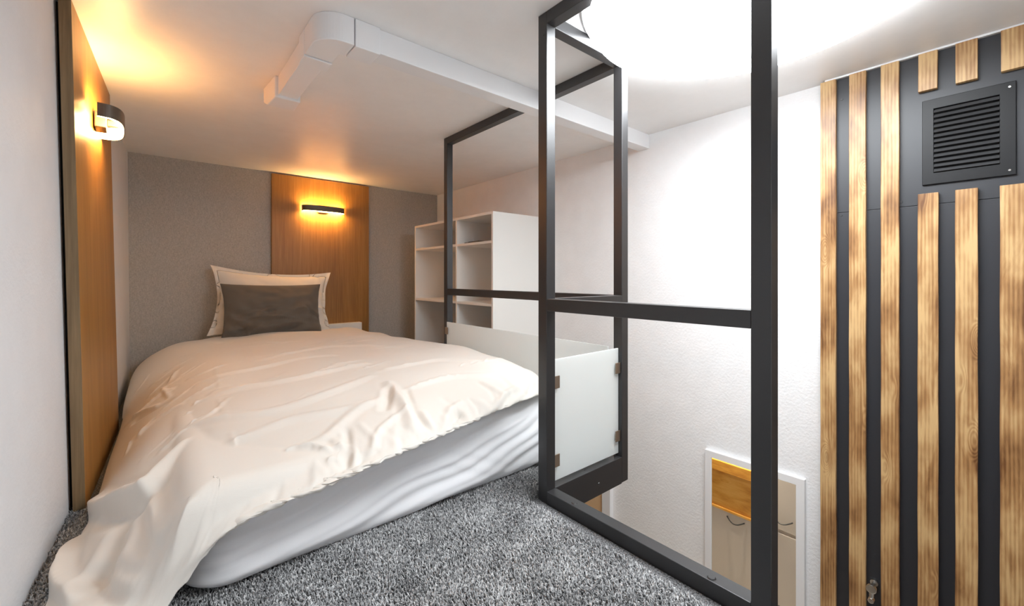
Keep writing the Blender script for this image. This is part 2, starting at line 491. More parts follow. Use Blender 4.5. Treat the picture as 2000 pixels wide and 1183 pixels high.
obj('end_cap', bm, M['plastic'], tr, bevel=0.006, seg=3)

# ------------------------------------------------------------------ black steel guard frame
fr = empty('steel_frame', 'black square steel guard frame round the stair opening', 'railing')
S = 0.020
def post(x, y, z0=FL-0.06, z1=H-0.001):
    obj('post', boxes((x-S, x+S, y-S, y+S, z0, z1)), M['steel'], fr, bevel=0.0018)
P0, P1, P2, P3 = (1.412, 2.29), (1.0, 1.004), (1.412, 1.004), (1.0, 0.345)
post(*P0, z0=FL); post(*P1, z0=FL); post(*P2, z0=-0.80); post(*P3, z0=FL)
def bar_y(name, x, ya, yb, z0, z1, w=S):
    obj(name, boxes((x-w, x+w, ya+S, yb-S, z0, z1)), M['steel'], fr, bevel=0.0015)
def bar_x(name, y, xa, xb, z0, z1, w=S):
    obj(name, boxes((xa+S, xb-S, y-w, y+w, z0, z1)), M['steel'], fr, bevel=0.0015)
TOP0, TOP1 = 0.828, H-0.001
MID0, MID1 = -0.111, -0.071
bar_y('top_rail', 1.0, P3[1], P1[1], TOP0, TOP1); bar_y('top_rail', 1.412, P2[1], 1.4365+S, TOP0, TOP1); bar_y('top_rail', 1.412, 1.5125-S, P0[1], TOP0, TOP1)
bar_x('top_rail', 1.004, 1.0, 1.412, TOP0, TOP1); obj('top_rail', boxes((1.0-S, 1.0+S, -0.79, P3[1]-S, TOP0, TOP1)), M['steel'], fr, bevel=0.0015)
bar_y('middle_rail', 1.0, P3[1], P1[1], MID0, MID1); bar_y('middle_rail', 1.412, P2[1], P0[1], MID0, MID1)
bar_x('middle_rail', 1.004, 1.0, 1.412, MID0, MID1)
bar_y('bottom_rail', 1.0, P3[1], P1[1], -0.745, -0.700)
obj('bottom_rail', boxes((1.0-S, 1.0+S, -0.79, P3[1]-S, -0.745, -0.700)), M['steel'], fr, bevel=0.0015)
bar_x('bottom_beam', 1.004, 1.0, 1.412, -0.803, -0.700); bar_y('bottom_beam', 1.412, P2[1], P0[1], -0.803, -0.700)
def bolt(p, d, r=0.007, t=0.0025):
    bm = bmesh.new(); p = Vector((p[0], p[1], Z(p[2]))); d = Vector(d)
    cyl(bm, p, p + d*t, r, r*0.75, 20); obj('bolt', bm, M['steel'], fr, smooth=False)
bolt((0.992, 0.454, -0.700), (0,0,1), 0.010); bolt((0.997, 0.88, -0.700), (0,0,1), 0.010)
bolt((1.24, 0.984, 0.848), (0,-1,0), 0.006); bolt((1.2, 1.004, -0.700), (0,0,1), 0.008)
bolt((0.98, 0.998, 0.80), (-1,0,0), 0.006); bolt((0.98, 0.80, 0.85), (-1,0,0), 0.006); bolt((1.392, 1.35, 0.848), (-1,0,0), 0.006)
bolt((1.25, 0.984, -0.76), (0,-1,0), 0.006)

def clip(parent, x, y, z, ax, sgn):
    """small U clamp that holds the glass to the post"""
    bm = bmesh.new(); w, h, t = 0.016, 0.021, 0.0035
    if ax == 'x':   # glass runs along x, thickness along y
        for yy in (y-0.0075-t, y+0.0075-0.0):
            box(bm, x-w, x+w, yy, yy+t, z-h, z+h)
        box(bm, x+sgn*w-(t if sgn > 0 else 0), x+sgn*w+(0 if sgn > 0 else t), y-0.0075, y+0.0075, z-h, z+h)
    else:
        for xx in (x-0.0075-t, x+0.0075):
            box(bm, xx, xx+t, y-w, y+w, z-h, z+h)
        box(bm, x-0.0075, x+0.0075, y+sgn*w-(t if sgn > 0 else 0), y+sgn*w+(0 if sgn > 0 else t), z-h, z+h)
    o = obj('glass_clip', bm, M['bronze'], parent, bevel=0.001); return o
g1 = obj('glass_panel', boxes((1.024, 1.391, 1.000, 1.006, -0.688, -0.278)), M['frost'], bevel=0.001)
tag(g1, 'small frosted glass panel clipped between the two posts nearest the right of the bed foot', 'glass panel', 'frosted glass guard panels')
for z in (-0.354, -0.618):
    clip(g1, 1.035, 1.003, z, 'x', -1); clip(g1, 1.380, 1.003, z, 'x', 1)
g2 = obj('glass_panel', boxes((1.3835, 1.3895, 1.045, 2.262, -0.690, -0.276)), M['frost'], bevel=0.001)
tag(g2, 'long frosted glass panel along the right side of the bed', 'glass panel', 'frosted glass guard panels')
clip(g2, 1.3865, 2.256, -0.33, 'y', 1); clip(g2, 1.3865, 1.052, -0.33, 'y', -1)
clip(g2, 1.3865, 2.256, -0.60, 'y', 1); clip(g2, 1.3865, 1.052, -0.60, 'y', -1)

# ------------------------------------------------------------------ shelving unit at the far end
sf = empty('shelf_unit', 'white open shelving unit standing beyond the steel frame', 'shelf')
X0, X1, Y0, Y1, TZ = 1.85, XF-0.01, 2.40, 3.59, 0.472
t = 0.019
obj('side_panel', boxes((X0, X1, Y0, Y0+t, FL, TZ)), M['board'], sf, bevel=0.001)
obj('side_panel', boxes((X0, X1, Y1-t, Y1, FL, TZ)), M['board'], sf, bevel=0.001)
obj('divider', boxes((X0+0.002, X1, 2.875, 2.875+t, FL, TZ-t)), M['board'], sf, bevel=0.001)
obj('top_panel', boxes((X0, X1, Y0+t, Y1-t, TZ-t, TZ)), M['board'], sf, bevel=0.001)
obj('back_panel', boxes((X1-0.008, X1, Y0+t, Y1-t, FL, TZ-t)), M['board'], sf)
for z in (0.245, -0.212):
    obj('shelf', boxes((X0+0.003, X1-0.008, Y0+t, 2.875, z, z+t)), M['board'], sf, bevel=0.001)
    obj('shelf', boxes((X0+0.003, X1-0.008, 2.875+t, Y1-t, z, z+t)), M['board'], sf, bevel=0.001)
bm = boxes((1.90, 2.02, 2.62, 2.84, 0.264, 0.276), (1.91, 2.01, 2.66, 2.80, 0.276, 0.281))
o = obj('folded_cloth', bm, M['handle'], bevel=0.004)
tag(o, 'small flat dark item lying on the top right shelf of the white unit', 'folded cloth')

# ------------------------------------------------------------------ slatted feature wall
bb = empty('backing_board', 'matte black boarding behind the wooden slats on the right wall', 'wall board')
obj('board_sheet', boxes((2.284, XF, YR, 0.554, 0.281, 0.862)), M['black'], bb, bevel=0.0008)
obj('board_sheet', boxes((2.284, XF, YR, 0.554, LOW, 0.2795)), M['black'], bb, bevel=0.0008)
for (y, z) in ((0.482, 0.771), (0.484, 0.268), (0.29, 0.30)):
    bm = bmesh.new(); cyl(bm, (2.2845, y, Z(z)), (2.2825, y, Z(z)), 0.005, 0.004, 16)
    cyl(bm, (2.2825, y, Z(z)), (2.2822, y, Z(z)), 0.0015, 0.001, 8)
    obj('screw', bm, M['steel'], bb)
struct('trim_1', boxes((2.27, XF, YR, 0.54, 0.862, H-0.0005)), M['plastic'])
LW = 0.0555
full = [(0.499, 'leftmost full height pine slat, at the edge of the white wall'), (0.3975, 'second full height pine slat from the white wall'),
        (0.294, 'third full height pine slat, just left of the black vent')]
low = [(0.184, 'long pine slat below the left edge of the black vent'), (0.083, 'long pine slat below the middle of the black vent'),
       (-0.027, 'long pine slat below the right edge of the black vent')]
top = [(0.186, 'short pine slat piece above the left edge of the black vent'), (0.083, 'short pine slat piece above the middle of the black vent'),
       (-0.030, 'short pine slat piece above the right edge of the black vent')]
def slat(y, z0, z1, label, w=LW, tl=0.0):
    bm = bmesh.new(); n = max(2, int((z1-z0)/0.08))
    R = []
    for i in range(n+1):
        z = z0 + (z1-z0)*i/n; jx = 0.0006*sin(i*1.7+y*50); jy = 0.0006*sin(i*1.1+y*80) + tl*(z-z0)
        R.append([bm.verts.new(v) for v in ((2.262+jx, y+jy, Z(z)), (2.2838, y+jy, Z(z)), (2.2838, y+w+jy, Z(z)), (2.262-jx, y+w+jy, Z(z)))])
    for a, b in zip(R[:-1], R[1:]):
        for k in range(4): bm.faces.new((a[k], a[(k+1)%4], b[(k+1)%4], b[k]))
    bm.faces.new(R[0][::-1]); bm.faces.new(R[-1])
    tag(obj('wood_slat', bm, M['pine'], bevel=0.0012), label, 'slat', 'pine slats on the black wall')
for y, lab in full: slat(y, LOW+0.02, 0.861, lab)
for y, lab in low: slat(y, LOW+0.02, 0.322 - random.uniform(0, 0.003), lab, 0.0565 if y > 0 else 0.058)
slat(0.186, 0.716, 0.861, top[0][1], 0.053); slat(0.083, 0.715, 0.861, top[1][1], 0.0555); slat(-0.030, 0.718, 0.861, top[2][1], 0.059)

vt = empty('vent_grille', 'square black metal ventilation grille between the pine slats', 'vent')
vy0, vy1, vz0, vz1 = -0.006, 0.229, 0.355, 0.680
gy0, gy1, gz0, gz1 = 0.032, 0.197, 0.398, 0.642
def ring(x0, x1, a, b):
    """flat rectangular frame in the yz plane; a = outer, b = inner (y0, y1, z0, z1)"""
    bm = bmesh.new()
    q = lambda x, r_: [bm.verts.new((x, y, Z(z))) for y, z in ((r_[0], r_[2]), (r_[1], r_[2]), (r_[1], r_[3]), (r_[0], r_[3]))]
    A, B, C_, D_ = q(x0, a), q(x0, b), q(x1, b), q(x1, a)
    for U, V in ((A, B), (B, C_), (C_, D_), (D_, A)):
        for i in range(4): bm.faces.new((U[i], U[(i+1)%4], V[(i+1)%4], V[i]))
    return bm
bm = ring(2.274, 2.2838, (vy0, vy1, vz0, vz1), (gy0, gy1, gz0, gz1))
obj('frame', bm, M['ventblack'], vt, bevel=0.0015)
obj('backing', boxes((2.2825, 2.2838, gy0, gy1, gz0, gz1)), M['dark'], vt)
nl = 13
for i in range(nl):
    zc = gz0 + (i+0.5)*(gz1-gz0)/nl
    bm = bmesh.new()
    pr = [(2.268, zc-0.0065), (2.2695, zc-0.0075), (2.2824, zc+0.0055), (2.281, zc+0.0065)]
    A = [bm.verts.new((x, gy0, Z(z))) for x, z in pr]; B = [bm.verts.new((x, gy1, Z(z))) for x, z in pr]
    for k in range(4): bm.faces.new((A[k], A[(k+1)%4], B[(k+1)%4], B[k]))
    bm.faces.new(A[::-1]); bm.faces.new(B)
    obj('louvre', bm, M['louvre'], vt)
for (y, z) in ((0.009, 0.662), (0.009, 0.372)):
    bm = bmesh.new(); cyl(bm, (2.274, y, Z(z)), (2.2722, y, Z(z)), 0.0038, 0.003, 16); obj('screw', bm, M['chrome'], vt)

hk = empty('wall_hook', 'small brushed steel coat hook between two slats low on the black wall', 'hook')
hy, hz = 0.372, -1.262
bm = bmesh.new(); cyl(bm, (2.284, hy, Z(hz)), (2.270, hy, Z(hz)), 0.013, 0.013, 28); cyl(bm, (2.270, hy, Z(hz)), (2.232, hy, Z(hz)), 0.0065, 0.0065, 24)
obj('stem', bm, M['chrome'], hk, smooth=False)
bm = bmesh.new(); cyl(bm, (2.232, hy, Z(hz)), (2.214, hy, Z(hz)), 0.0155, 0.017, 28); obj('knob', bm, M['chrome'], hk, bevel=0.002)
bm = bmesh.new(); cyl(bm, (2.226, hy, Z(hz-0.012)), (2.222, hy, Z(hz-0.040)), 0.0085, 0.0075, 20); cyl(bm, (2.228, hy, Z(hz-0.043)), (2.206, hy, Z(hz-0.043)), 0.010, 0.010, 20)
obj('peg', bm, M['chrome'], hk, bevel=0.0015)

# ------------------------------------------------------------------ mirror on the lower part of the right wall
mr = empty('wall_mirror', 'tall white framed mirror on the wall below, showing wood and beige cabinets', 'mirror')
my0, my1, mz1, mz0, fw = 0.622, 1.084, -0.935, -2.45, 0.034
bm = ring(2.288, 2.3099, (my0, my1, mz0, mz1), (my0+fw, my1-fw, mz0+fw, mz1-fw))
obj('frame', bm, M['plastic'], mr, bevel=0.001)
obj('mirror_glass', boxes((2.293, 2.308, my0+fw, my1-fw, mz0+fw, mz1-fw)), M['mirror'], mr)

# ------------------------------------------------------------------ door on the lower level
dr = struct('door_1', boxes((2.292, 2.3095, 1.772, 2.55, LOW, -0.86)), M['doorwood'])
struct('trim_2', boxes((2.275, 2.3098, 1.700, 1.768, LOW, -0.80), (2.275, 2.3098, 1.768, 2.62, -0.858, -0.80), (2.275, 2.3098, 2.555, 2.62, LOW, -0.858)), M['plastic'], bevel=0.003)

# ------------------------------------------------------------------ storage below the loft (seen in the mirror)
cx = 1.30
def cabinet(label, y0, y1, z1, doors):
    c = empty('storage_cabinet', label, 'cabinet', 'beige cabinets below the loft')
    obj('body', boxes((cx-0.5, cx-0.018, y0, y1, LOW, z1)), M['cab'], c)
    for (a, b, hz_, hy_) in doors:
        d = obj('door', boxes((cx-0.018, cx, y0+0.002, y1-0.002, a, b)), M['cab'], c, bevel=0.0015)
        bm = bmesh.new(); n = 16
        tube(bm, [(cx + 0.004 + 0.028*sin(pi*i/n), hy_ + 0.062*(2*i/n-1), Z(hz_ - 0.024*sin(pi*i/n))) for i in range(n+1)], 0.0042, 10)
        obj('handle', bm, M['handle'], d)
    return c
ld = bpy.data.lights.new('added_fill_light', 'AREA'); ld.shape = 'DISK'; ld.size = 0.06; ld.energy = 7; ld.color = (1.0, 0.86, 0.66); ld.spread = radians(120)
lo = link(bpy.data.objects.new('added_fill_light', ld)); lo.location = (1.375, 1.35, Z(-0.815)); lo.rotation_euler = (0, radians(8), 0)  # unseen fill lamp, added to brighten the boards and cabinets in the mirror
cabinet('low beige cabinet under the orange pine boards, left in the mirror', 1.16, 1.75, -1.755, [(LOW+0.05, -1.76, -1.79, 1.325)])
cabinet('tall beige cabinet with two doors, right in the mirror', 0.60, 1.156, -1.25, [(-1.735, -1.252, -1.652, 1.02), (LOW+0.05, -1.76, -2.5, 1.02)])
o = obj('pine_board', boxes((cx-0.5, cx+0.012, 1.16, 1.75, -1.7549, -1.738)), M['orange'], bevel=0.001)
tag(o, 'thin pine top board on the low beige cabinet, seen in the mirror', 'board')
o = obj('pine_board', boxes((cx-0.03, cx-0.002, 1.16, 1.75, -1.7379, -1.459)), M['orange'], bevel=0.001)
tag(o, 'bright orange pine board standing above the low cabinet, seen in the mirror', 'board')
o = obj('pine_board', boxes((cx-0.03, cx+0.03, 1.16, 1.75, -1.4589, -1.385)), M['orange'], bevel=0.001)
tag(o, 'pale narrow pine batten at the top left of the mirror picture', 'board')

# ------------------------------------------------------------------ cloth relaxation (small position based solver)
def catmull(P, n, axis):
    P = np.moveaxis(P, axis, 0); K = P.shape[0]
    t_ = np.linspace(0, K-1, n); i = np.clip(t_.astype(int), 0, K-2); f = (t_-i)
    Pp = np.concatenate([2*P[:1]-P[1:2], P, 2*P[-1:]-P[-2:-1]], 0)
    f = f.reshape((-1,)+(1,)*(P.ndim-1))
    a, b, c, d = Pp[i], Pp[i+1], Pp[i+2], Pp[i+3]
    r = 0.5*((2*b) + (-a+c)*f + (2*a-5*b+4*c-d)*f**2 + (-a+3*b-3*c+d)*f**3)
    return np.moveaxis(r, 0, axis)

def blur(A, k):
    """separable box-ish blur done three times, edge clamped"""
    for _ in range(3):
        for ax in (0, 1):
            n = A.shape[ax]
            idx = np.clip(np.arange(-k, n+k), 0, n-1)
            E_ = np.take(A, idx, axis=ax)
            Cc = np.cumsum(E_, axis=ax)
            z_ = np.zeros_like(np.take(Cc, [0], axis=ax)); Cc = np.concatenate([z_, Cc], axis=ax)
            A = (np.take(Cc, np.arange(2*k+1, n+2*k+1), axis=ax) - np.take(Cc, np.arange(0, n), axis=ax))/(2*k+1)
    return A

def smooth_noise(N, M_, k, seed):
    r = np.random.default_rng(seed).normal(size=(N, M_, 1))
    a = blur(r, k)[..., 0]; return a/a.std()

def relax(base, eu, ev, iters, collide, bend=0.05, seed=3, amp=0.004, grav=0.0006, hold=0.01, pad=0.0):
    """lay a cloth with surplus length (eu across, ev along) over the filling surface `base` (N,M,3):
    it may lift off the filling but not sink into it, so the surplus gathers into ridges"""
    N, M_, _ = base.shape
    n = np.cross(np.gradient(base, axis=1), np.gradient(base, axis=0)); n /= np.linalg.norm(n, axis=-1, keepdims=True)+1e-9
    if n[..., 2].mean() < 0: n = -n
    sd = 0.6*smooth_noise(N, M_, 2, seed) + smooth_noise(N, M_, 4, seed+1)
    X = base + n*(amp*np.clip(sd+0.3, 0, None))[..., None]
    e1 = (1+eu); e2 = (1+ev)
    Lu = np.linalg.norm(base[:, 1:]-base[:, :-1], axis=-1)*(e1[:, 1:]+e1[:, :-1])/2
    Lv = np.linalg.norm(base[1:]-base[:-1], axis=-1)*(e2[1:]+e2[:-1])/2
    em = 1+(eu+ev)/2
    Ld1 = np.linalg.norm(base[1:, 1:]-base[:-1, :-1], axis=-1)*em[1:, 1:]
    Ld2 = np.linalg.norm(base[1:, :-1]-base[:-1, 1:], axis=-1)*em[1:, 1:]
    def solve(A, B, L, w=1.0):
        d = B-A; l = np.linalg.norm(d, axis=-1, keepdims=True)+1e-9
        c = (l-L[..., None])/l*0.5*w*d
        return A+c, B-c
    for it in range(iters):
        for s in (0, 1):
            a, b = X[:, s:-1:2], X[:, s+1::2]; n_ = min(a.shape[1], b.shape[1])
            a2, b2 = solve(a[:, :n_], b[:, :n_], Lu[:, s::2][:, :n_])
            X[:, s:-1:2][:, :n_] = a2; X[:, s+1::2][:, :n_] = b2
            a, b = X[s:-1:2], X[s+1::2]; n_ = min(len(a), len(b))
            a2, b2 = solve(a[:n_], b[:n_], Lv[s::2][:n_])
            X[s:-1:2][:n_] = a2; X[s+1::2][:n_] = b2
            h = (N-s)//2
            a2, b2 = solve(X[s:-1:2, :-1][:, ::2][:h], X[s+1::2, 1:][:, ::2][:h], Ld1[s::2][:, ::2][:h], 0.3)
            X[s:-1:2, :-1][:, ::2][:h] = a2; X[s+1::2, 1:][:, ::2][:h] = b2
            a2, b2 = solve(X[s:-1:2, 1:][:, ::2][:h], X[s+1::2, :-1][:, ::2][:h], Ld2[s::2][:, ::2][:h], 0.3)
            X[s:-1:2, 1:][:, ::2][:h] = a2; X[s+1::2, :-1][:, ::2][:h] = b2
        if bend > 0:
            m = (X[2:]+X[:-2])*0.5 - X[1:-1]; X[1:-1] += bend*m
            m = (X[:, 2:]+X[:, :-2])*0.5 - X[:, 1:-1]; X[:, 1:-1] += bend*m
        D = X-base; sn = (D*n).sum(-1); T_ = D - n*sn[..., None]
        sn = np.clip(sn-grav, -pad, 0.045)
        X = base + n*sn[..., None] + T_*(1-hold)
        X = collide(X)
    return X

# ------------------------------------------------------------------ mattress in its fitted sheet
MX0, MX1, MY0, MY1, MT = 0.045, 1.355, 1.185, 3.86, -0.49
def mattress():
    # closed section loops running round the plan outline, stacked from the floor up over the top
    n = 420
    per = []
    r = 0.10
    def outline(ins):
        x0, x1, y0, y1 = MX0+ins, MX1-ins, MY0+ins, MY1-ins; rr = max(r-ins*0.6, 0.02)
        pts = []
        cs = [((x1-rr, y0+rr), -pi/2), ((x1-rr, y1-rr), 0), ((x0+rr, y1-rr), pi/2), ((x0+rr, y0+rr), pi)]
        segs = []
        for (c, a0) in cs:
            for i in range(9):
                a = a0 + pi/2*i/8
                segs.append((c[0]+rr*cos(a), c[1]+rr*sin(a)))
        segs.append(segs[0])
        S_ = np.array(segs); L_ = np.concatenate([[0], np.cumsum(np.linalg.norm(np.diff(S_, axis=0), axis=1))])
        tt = np.linspace(0, L_[-1], n, endpoint=False)
        return np.stack([np.interp(tt, L_, S_[:, 0]), np.interp(tt, L_, S_[:, 1])], 1)
    prof = []
    hgt = MT-FL
    for i in range(44):                  # side: bulge in the middle, rounded at both edges
        s = i/43
        z = FL + 0.003 + hgt*s
        ins = 0.072*s**1.6
        if s > 0.80: ins += 0.04*((s-0.80)/0.20)**2.4
        if s < 0.16: ins += 0.03*((0.16-s)/0.16)**2
        prof.append((ins, z))
    for k in range(1, 13): prof.append((prof[43][0] + 0.55*k/12.0, MT + 0.010*sin(pi*k/12)))
    P = np.zeros((len(prof), n, 3))
    for i, (ins, z) in enumerate(prof):
        o2 = outline(min(ins, 0.6)); P[i, :, :2] = o2; P[i, :, 2] = z
    # sheet folds: long diagonal ridges sweeping up to the right on the foot and the side
    cen = np.array([(MX0+MX1)/2, (MY0+MY1)/2])
    x, y, z = P[..., 0], P[..., 1], P[..., 2]
    lenc = x + (y-MY0)*0.9*np.sign(x-cen[0])
    def ridge(t_, sharp):
        return (1-np.abs(np.mod(t_, 2)-1))**sharp
    wob = 0.05*np.sin(x*5+1)+0.03*np.sin(x*11+z*9)
    q = (z-FL)/hgt
    side = np.clip(1.15-np.abs(q-0.5)*2.0, 0, 1)**0.5
    foot = np.clip((MY0+0.25-y)/0.25, 0, 1)**0.5
    xx = np.clip(x, 0, 1.4) + (y-MY0)*0.8
    ph = q - 0.45*xx**2 - 0.10*xx + 0.05*np.sin(xx*6+1) + 0.02*np.sin(xx*15+q*5)
    def saw(t_, a=0.25):                  # a fold: steep on one side, easy on the other
        f = np.mod(t_, 1.0); w = np.where(f < a, f/a, (1-f)/(1-a)); return w*w*(3-2*w)
    am = 0.6+0.4*np.sin(xx*5.0+ph*7)
    d = 0.016*saw(ph*3.1)*am + 0.009*saw(ph*6.7+0.35+0.1*np.sin(xx*9), 0.4)*(1-0.5*am) + 0.004*saw(ph*13+np.sin(xx*7)*0.6, 0.5)*np.clip(np.sin(xx*4+2), 0, 1)
    d = d + 0.003*saw(q*5+xx*9, 0.3)*np.clip(np.sin(xx*8+q*3), 0, 1)**2
    d = (d-0.010)*side*foot
    # outward direction in plan
    nx = np.gradient(P[..., 1], axis=1); ny = -np.gradient(P[..., 0], axis=1); ln = np.sqrt(nx**2+ny**2)+1e-9
    nx /= ln; ny /= ln
    top = np.clip(np.arange(len(prof))-43, 0, 1)[:, None]
    P[..., 0] += nx*d*(1-top); P[..., 1] += ny*d*(1-top)
    P[..., 2] += EYE
    me = grid_mesh('mattress', P, closed_u=True)
    bm = bmesh.new(); bm.from_mesh(me)
    bm.verts.ensure_lookup_table()
    bm.faces.new([bm.verts[(len(prof)-1)*n + k] for k in range(n)]); bm.faces.new([bm.verts[n-1-k] for k in range(n)])
    bmesh.ops.recalc_face_normals(bm, faces=bm.faces)
    for f in bm.faces: f.smooth = True
    bm.to_mesh(me); bm.free()
    return me
o = obj('mattress', mattress(), M['sheet'])
tag(o, 'thick mattress in a creased white fitted sheet lying on the carpet', 'mattress')
o = obj('bed_ledge', boxes((1.0, 1.465, 3.875, 3.938, FL, -0.415)), M['board'], bevel=0.002)
tag(o, 'white board ledge between the mattress head and the back wall', 'ledge')

# ------------------------------------------------------------------ duvet
# folds of the duvet: (height, width, centre line over the cloth as (across, along) fractions)
FOLDS = [
    (0.0080, 0.0160, [(0.159,0.743), (0.217,0.747), (0.265,0.775)]),
    (0.0040, 0.0080, [(0.270,0.823), (0.272,0.84), (0.27,0.86)]),
    (0.0040, 0.0070, [(0.265,0.687), (0.270,0.783)]),
    (0.0040, 0.0070, [(0.286,0.486), (0.280,0.635)]),
    (0.0090, 0.0260, [(0.217,0.735), (0.333,0.799), (0.444,0.803), (0.556,0.775)]),
    (0.0090, 0.0260, [(0.265,0.655), (0.392,0.691), (0.593,0.687)]),
    (0.0080, 0.0260, [(0.243,0.566), (0.376,0.570), (0.582,0.550)]),
    (0.0090, 0.0240, [(0.275,0.847), (0.360,0.843), (0.434,0.859), (0.503,0.871)]),
    (0.0070, 0.0240, [(0.407,0.514), (0.614,0.450), (0.751,0.526)]),
    (0.0080, 0.0200, [(0.339,0.904), (0.407,0.904), (0.476,0.876), (0.550,0.867)]),
    (0.0120, 0.0150, [(0.090,0.474), (0.164,0.486), (0.185,0.498)]),
    (-0.0120, 0.0150, [(0.085,0.498), (0.138,0.542), (0.175,0.558)]),
    (0.0110, 0.0120, [(0.058,0.454), (0.101,0.486), (0.148,0.534)]),
    (0.0090, 0.0090, [(0.164,0.450), (0.175,0.538)]),
    (0.0080, 0.0080, [(0.079,0.614), (0.085,0.582)]),
    (0.0080, 0.0120, [(0.106,0.606), (0.138,0.598), (0.196,0.627)]),
    (0.0090, 0.0100, [(0.180,0.434), (0.201,0.398)]),
    (0.0320, 0.0300, [(0.000,0.655), (0.053,0.723), (0.106,0.787), (0.143,0.823), (0.169,0.815), (0.206,0.791)]),
    (-0.0200, 0.0260, [(0.063,0.763), (0.116,0.831), (0.143,0.847)]),
    (0.0160, 0.0160, [(0.143,0.827), (0.159,0.900), (0.164,0.928)]),
    (0.0260, 0.0200, [(0.000,0.735), (0.000,0.759), (0.021,0.807), (0.053,0.867)]),
    (-0.0300, 0.0300, [(0.101,0.839), (0.095,0.863), (0.079,0.863), (0.101,0.908), (0.122,0.940)]),
    (0.0220, 0.0180, [(0.095,0.884), (0.122,0.932)]),
    (-0.0090, 0.0160, [(0.265,0.956), (0.238,0.948), (0.217,0.924)]),
    (-0.0060, 0.0120, [(0.265,0.952), (0.259,0.932), (0.243,0.916)]),
    (-0.0080, 0.0140, [(0.275,0.956), (0.280,0.948), (0.302,0.952)]),
    (-0.0080, 0.0140, [(0.180,0.936), (0.217,0.944), (0.238,0.952)]),
    (0.0060, 0.0120, [(0.175,0.924), (0.206,0.928)]),
    (-0.0100, 0.0120, [(0.175,0.944), (0.201,0.952), (0.222,0.956)]),
    (-0.0160, 0.0140, [(0.423,0.964), (0.418,0.940), (0.370,0.936)]),
    (-0.0130, 0.0100, [(0.423,0.964), (0.434,0.924), (0.444,0.908)]),
    (0.0110, 0.0140, [(0.397,0.948), (0.392,0.924), (0.370,0.908)]),
    (-0.0120, 0.0120, [(0.434,0.964), (0.466,0.964)]),
    (0.0130, 0.0200, [(0.550,0.960), (0.566,0.908), (0.582,0.823)]),
    (-0.0200, 0.0160, [(0.571,0.843), (0.529,0.896)]),
    (0.0090, 0.0120, [(0.460,0.964), (0.492,0.936), (0.524,0.924), (0.561,0.916)]),
    (-0.0100, 0.0100, [(0.582,0.964), (0.571,0.932), (0.593,0.871)]),
    (0.0090, 0.0100, [(0.587,0.964), (0.587,0.932)]),
    (-0.0180, 0.0160, [(0.635,0.976), (0.656,0.960), (0.651,0.972)]),
    (0.0100, 0.0130, [(0.608,0.972), (0.640,0.948), (0.672,0.940)]),
    (-0.0120, 0.0120, [(0.704,0.980), (0.762,0.980), (0.794,0.964)]),
    (0.0130, 0.0120, [(0.730,0.976), (0.794,0.960), (0.836,0.960)]),
    (-0.0150, 0.0120, [(0.820,0.984), (0.862,0.976), (0.905,0.956)]),
    (0.0090, 0.0220, [(0.619,0.759), (0.751,0.767), (0.825,0.835)]),
    (0.0080, 0.0200, [(0.598,0.867), (0.714,0.859), (0.804,0.904)]),
]
def add_folds(X, B, folds):
    N_, M_ = B.shape[:2]
    n = np.cross(np.gradient(B, axis=1), np.gradient(B, axis=0)); n /= np.linalg.norm(n, axis=-1, keepdims=True)+1e-9
    n = blur(n, 3)
    if n[..., 2].mean() < 0: n = -n
    D = np.zeros((N_, M_)); flat = B.reshape(-1, 3)
    for k, (h, w, pts) in enumerate(folds):
        P = np.array([B[int(v*(N_-1)), int(u*(M_-1))] for u, v in pts])
        L_ = np.linalg.norm(P[1:]-P[:-1], axis=1).sum(); m_ = max(8, int(L_/0.008))
        C_ = catmull(P, m_, 0); C_[:, 2] += 0
        amp = np.sin(np.linspace(0.35, pi-0.35, m_))**0.6
        best = np.full(len(flat), 9.0); am = np.zeros(len(flat))
        for c, a in zip(C_, amp):
            d2 = ((flat-c)**2).sum(1); m = d2 < best; best[m] = d2[m]; am[m] = a
        q = np.sqrt(best)/w
        prof = np.exp(-q**1.25) - 0.22*np.exp(-((q-1.5)/0.6)**2)
        D += (h*am*prof).reshape(N_, M_)
    return X + n*D[..., None]

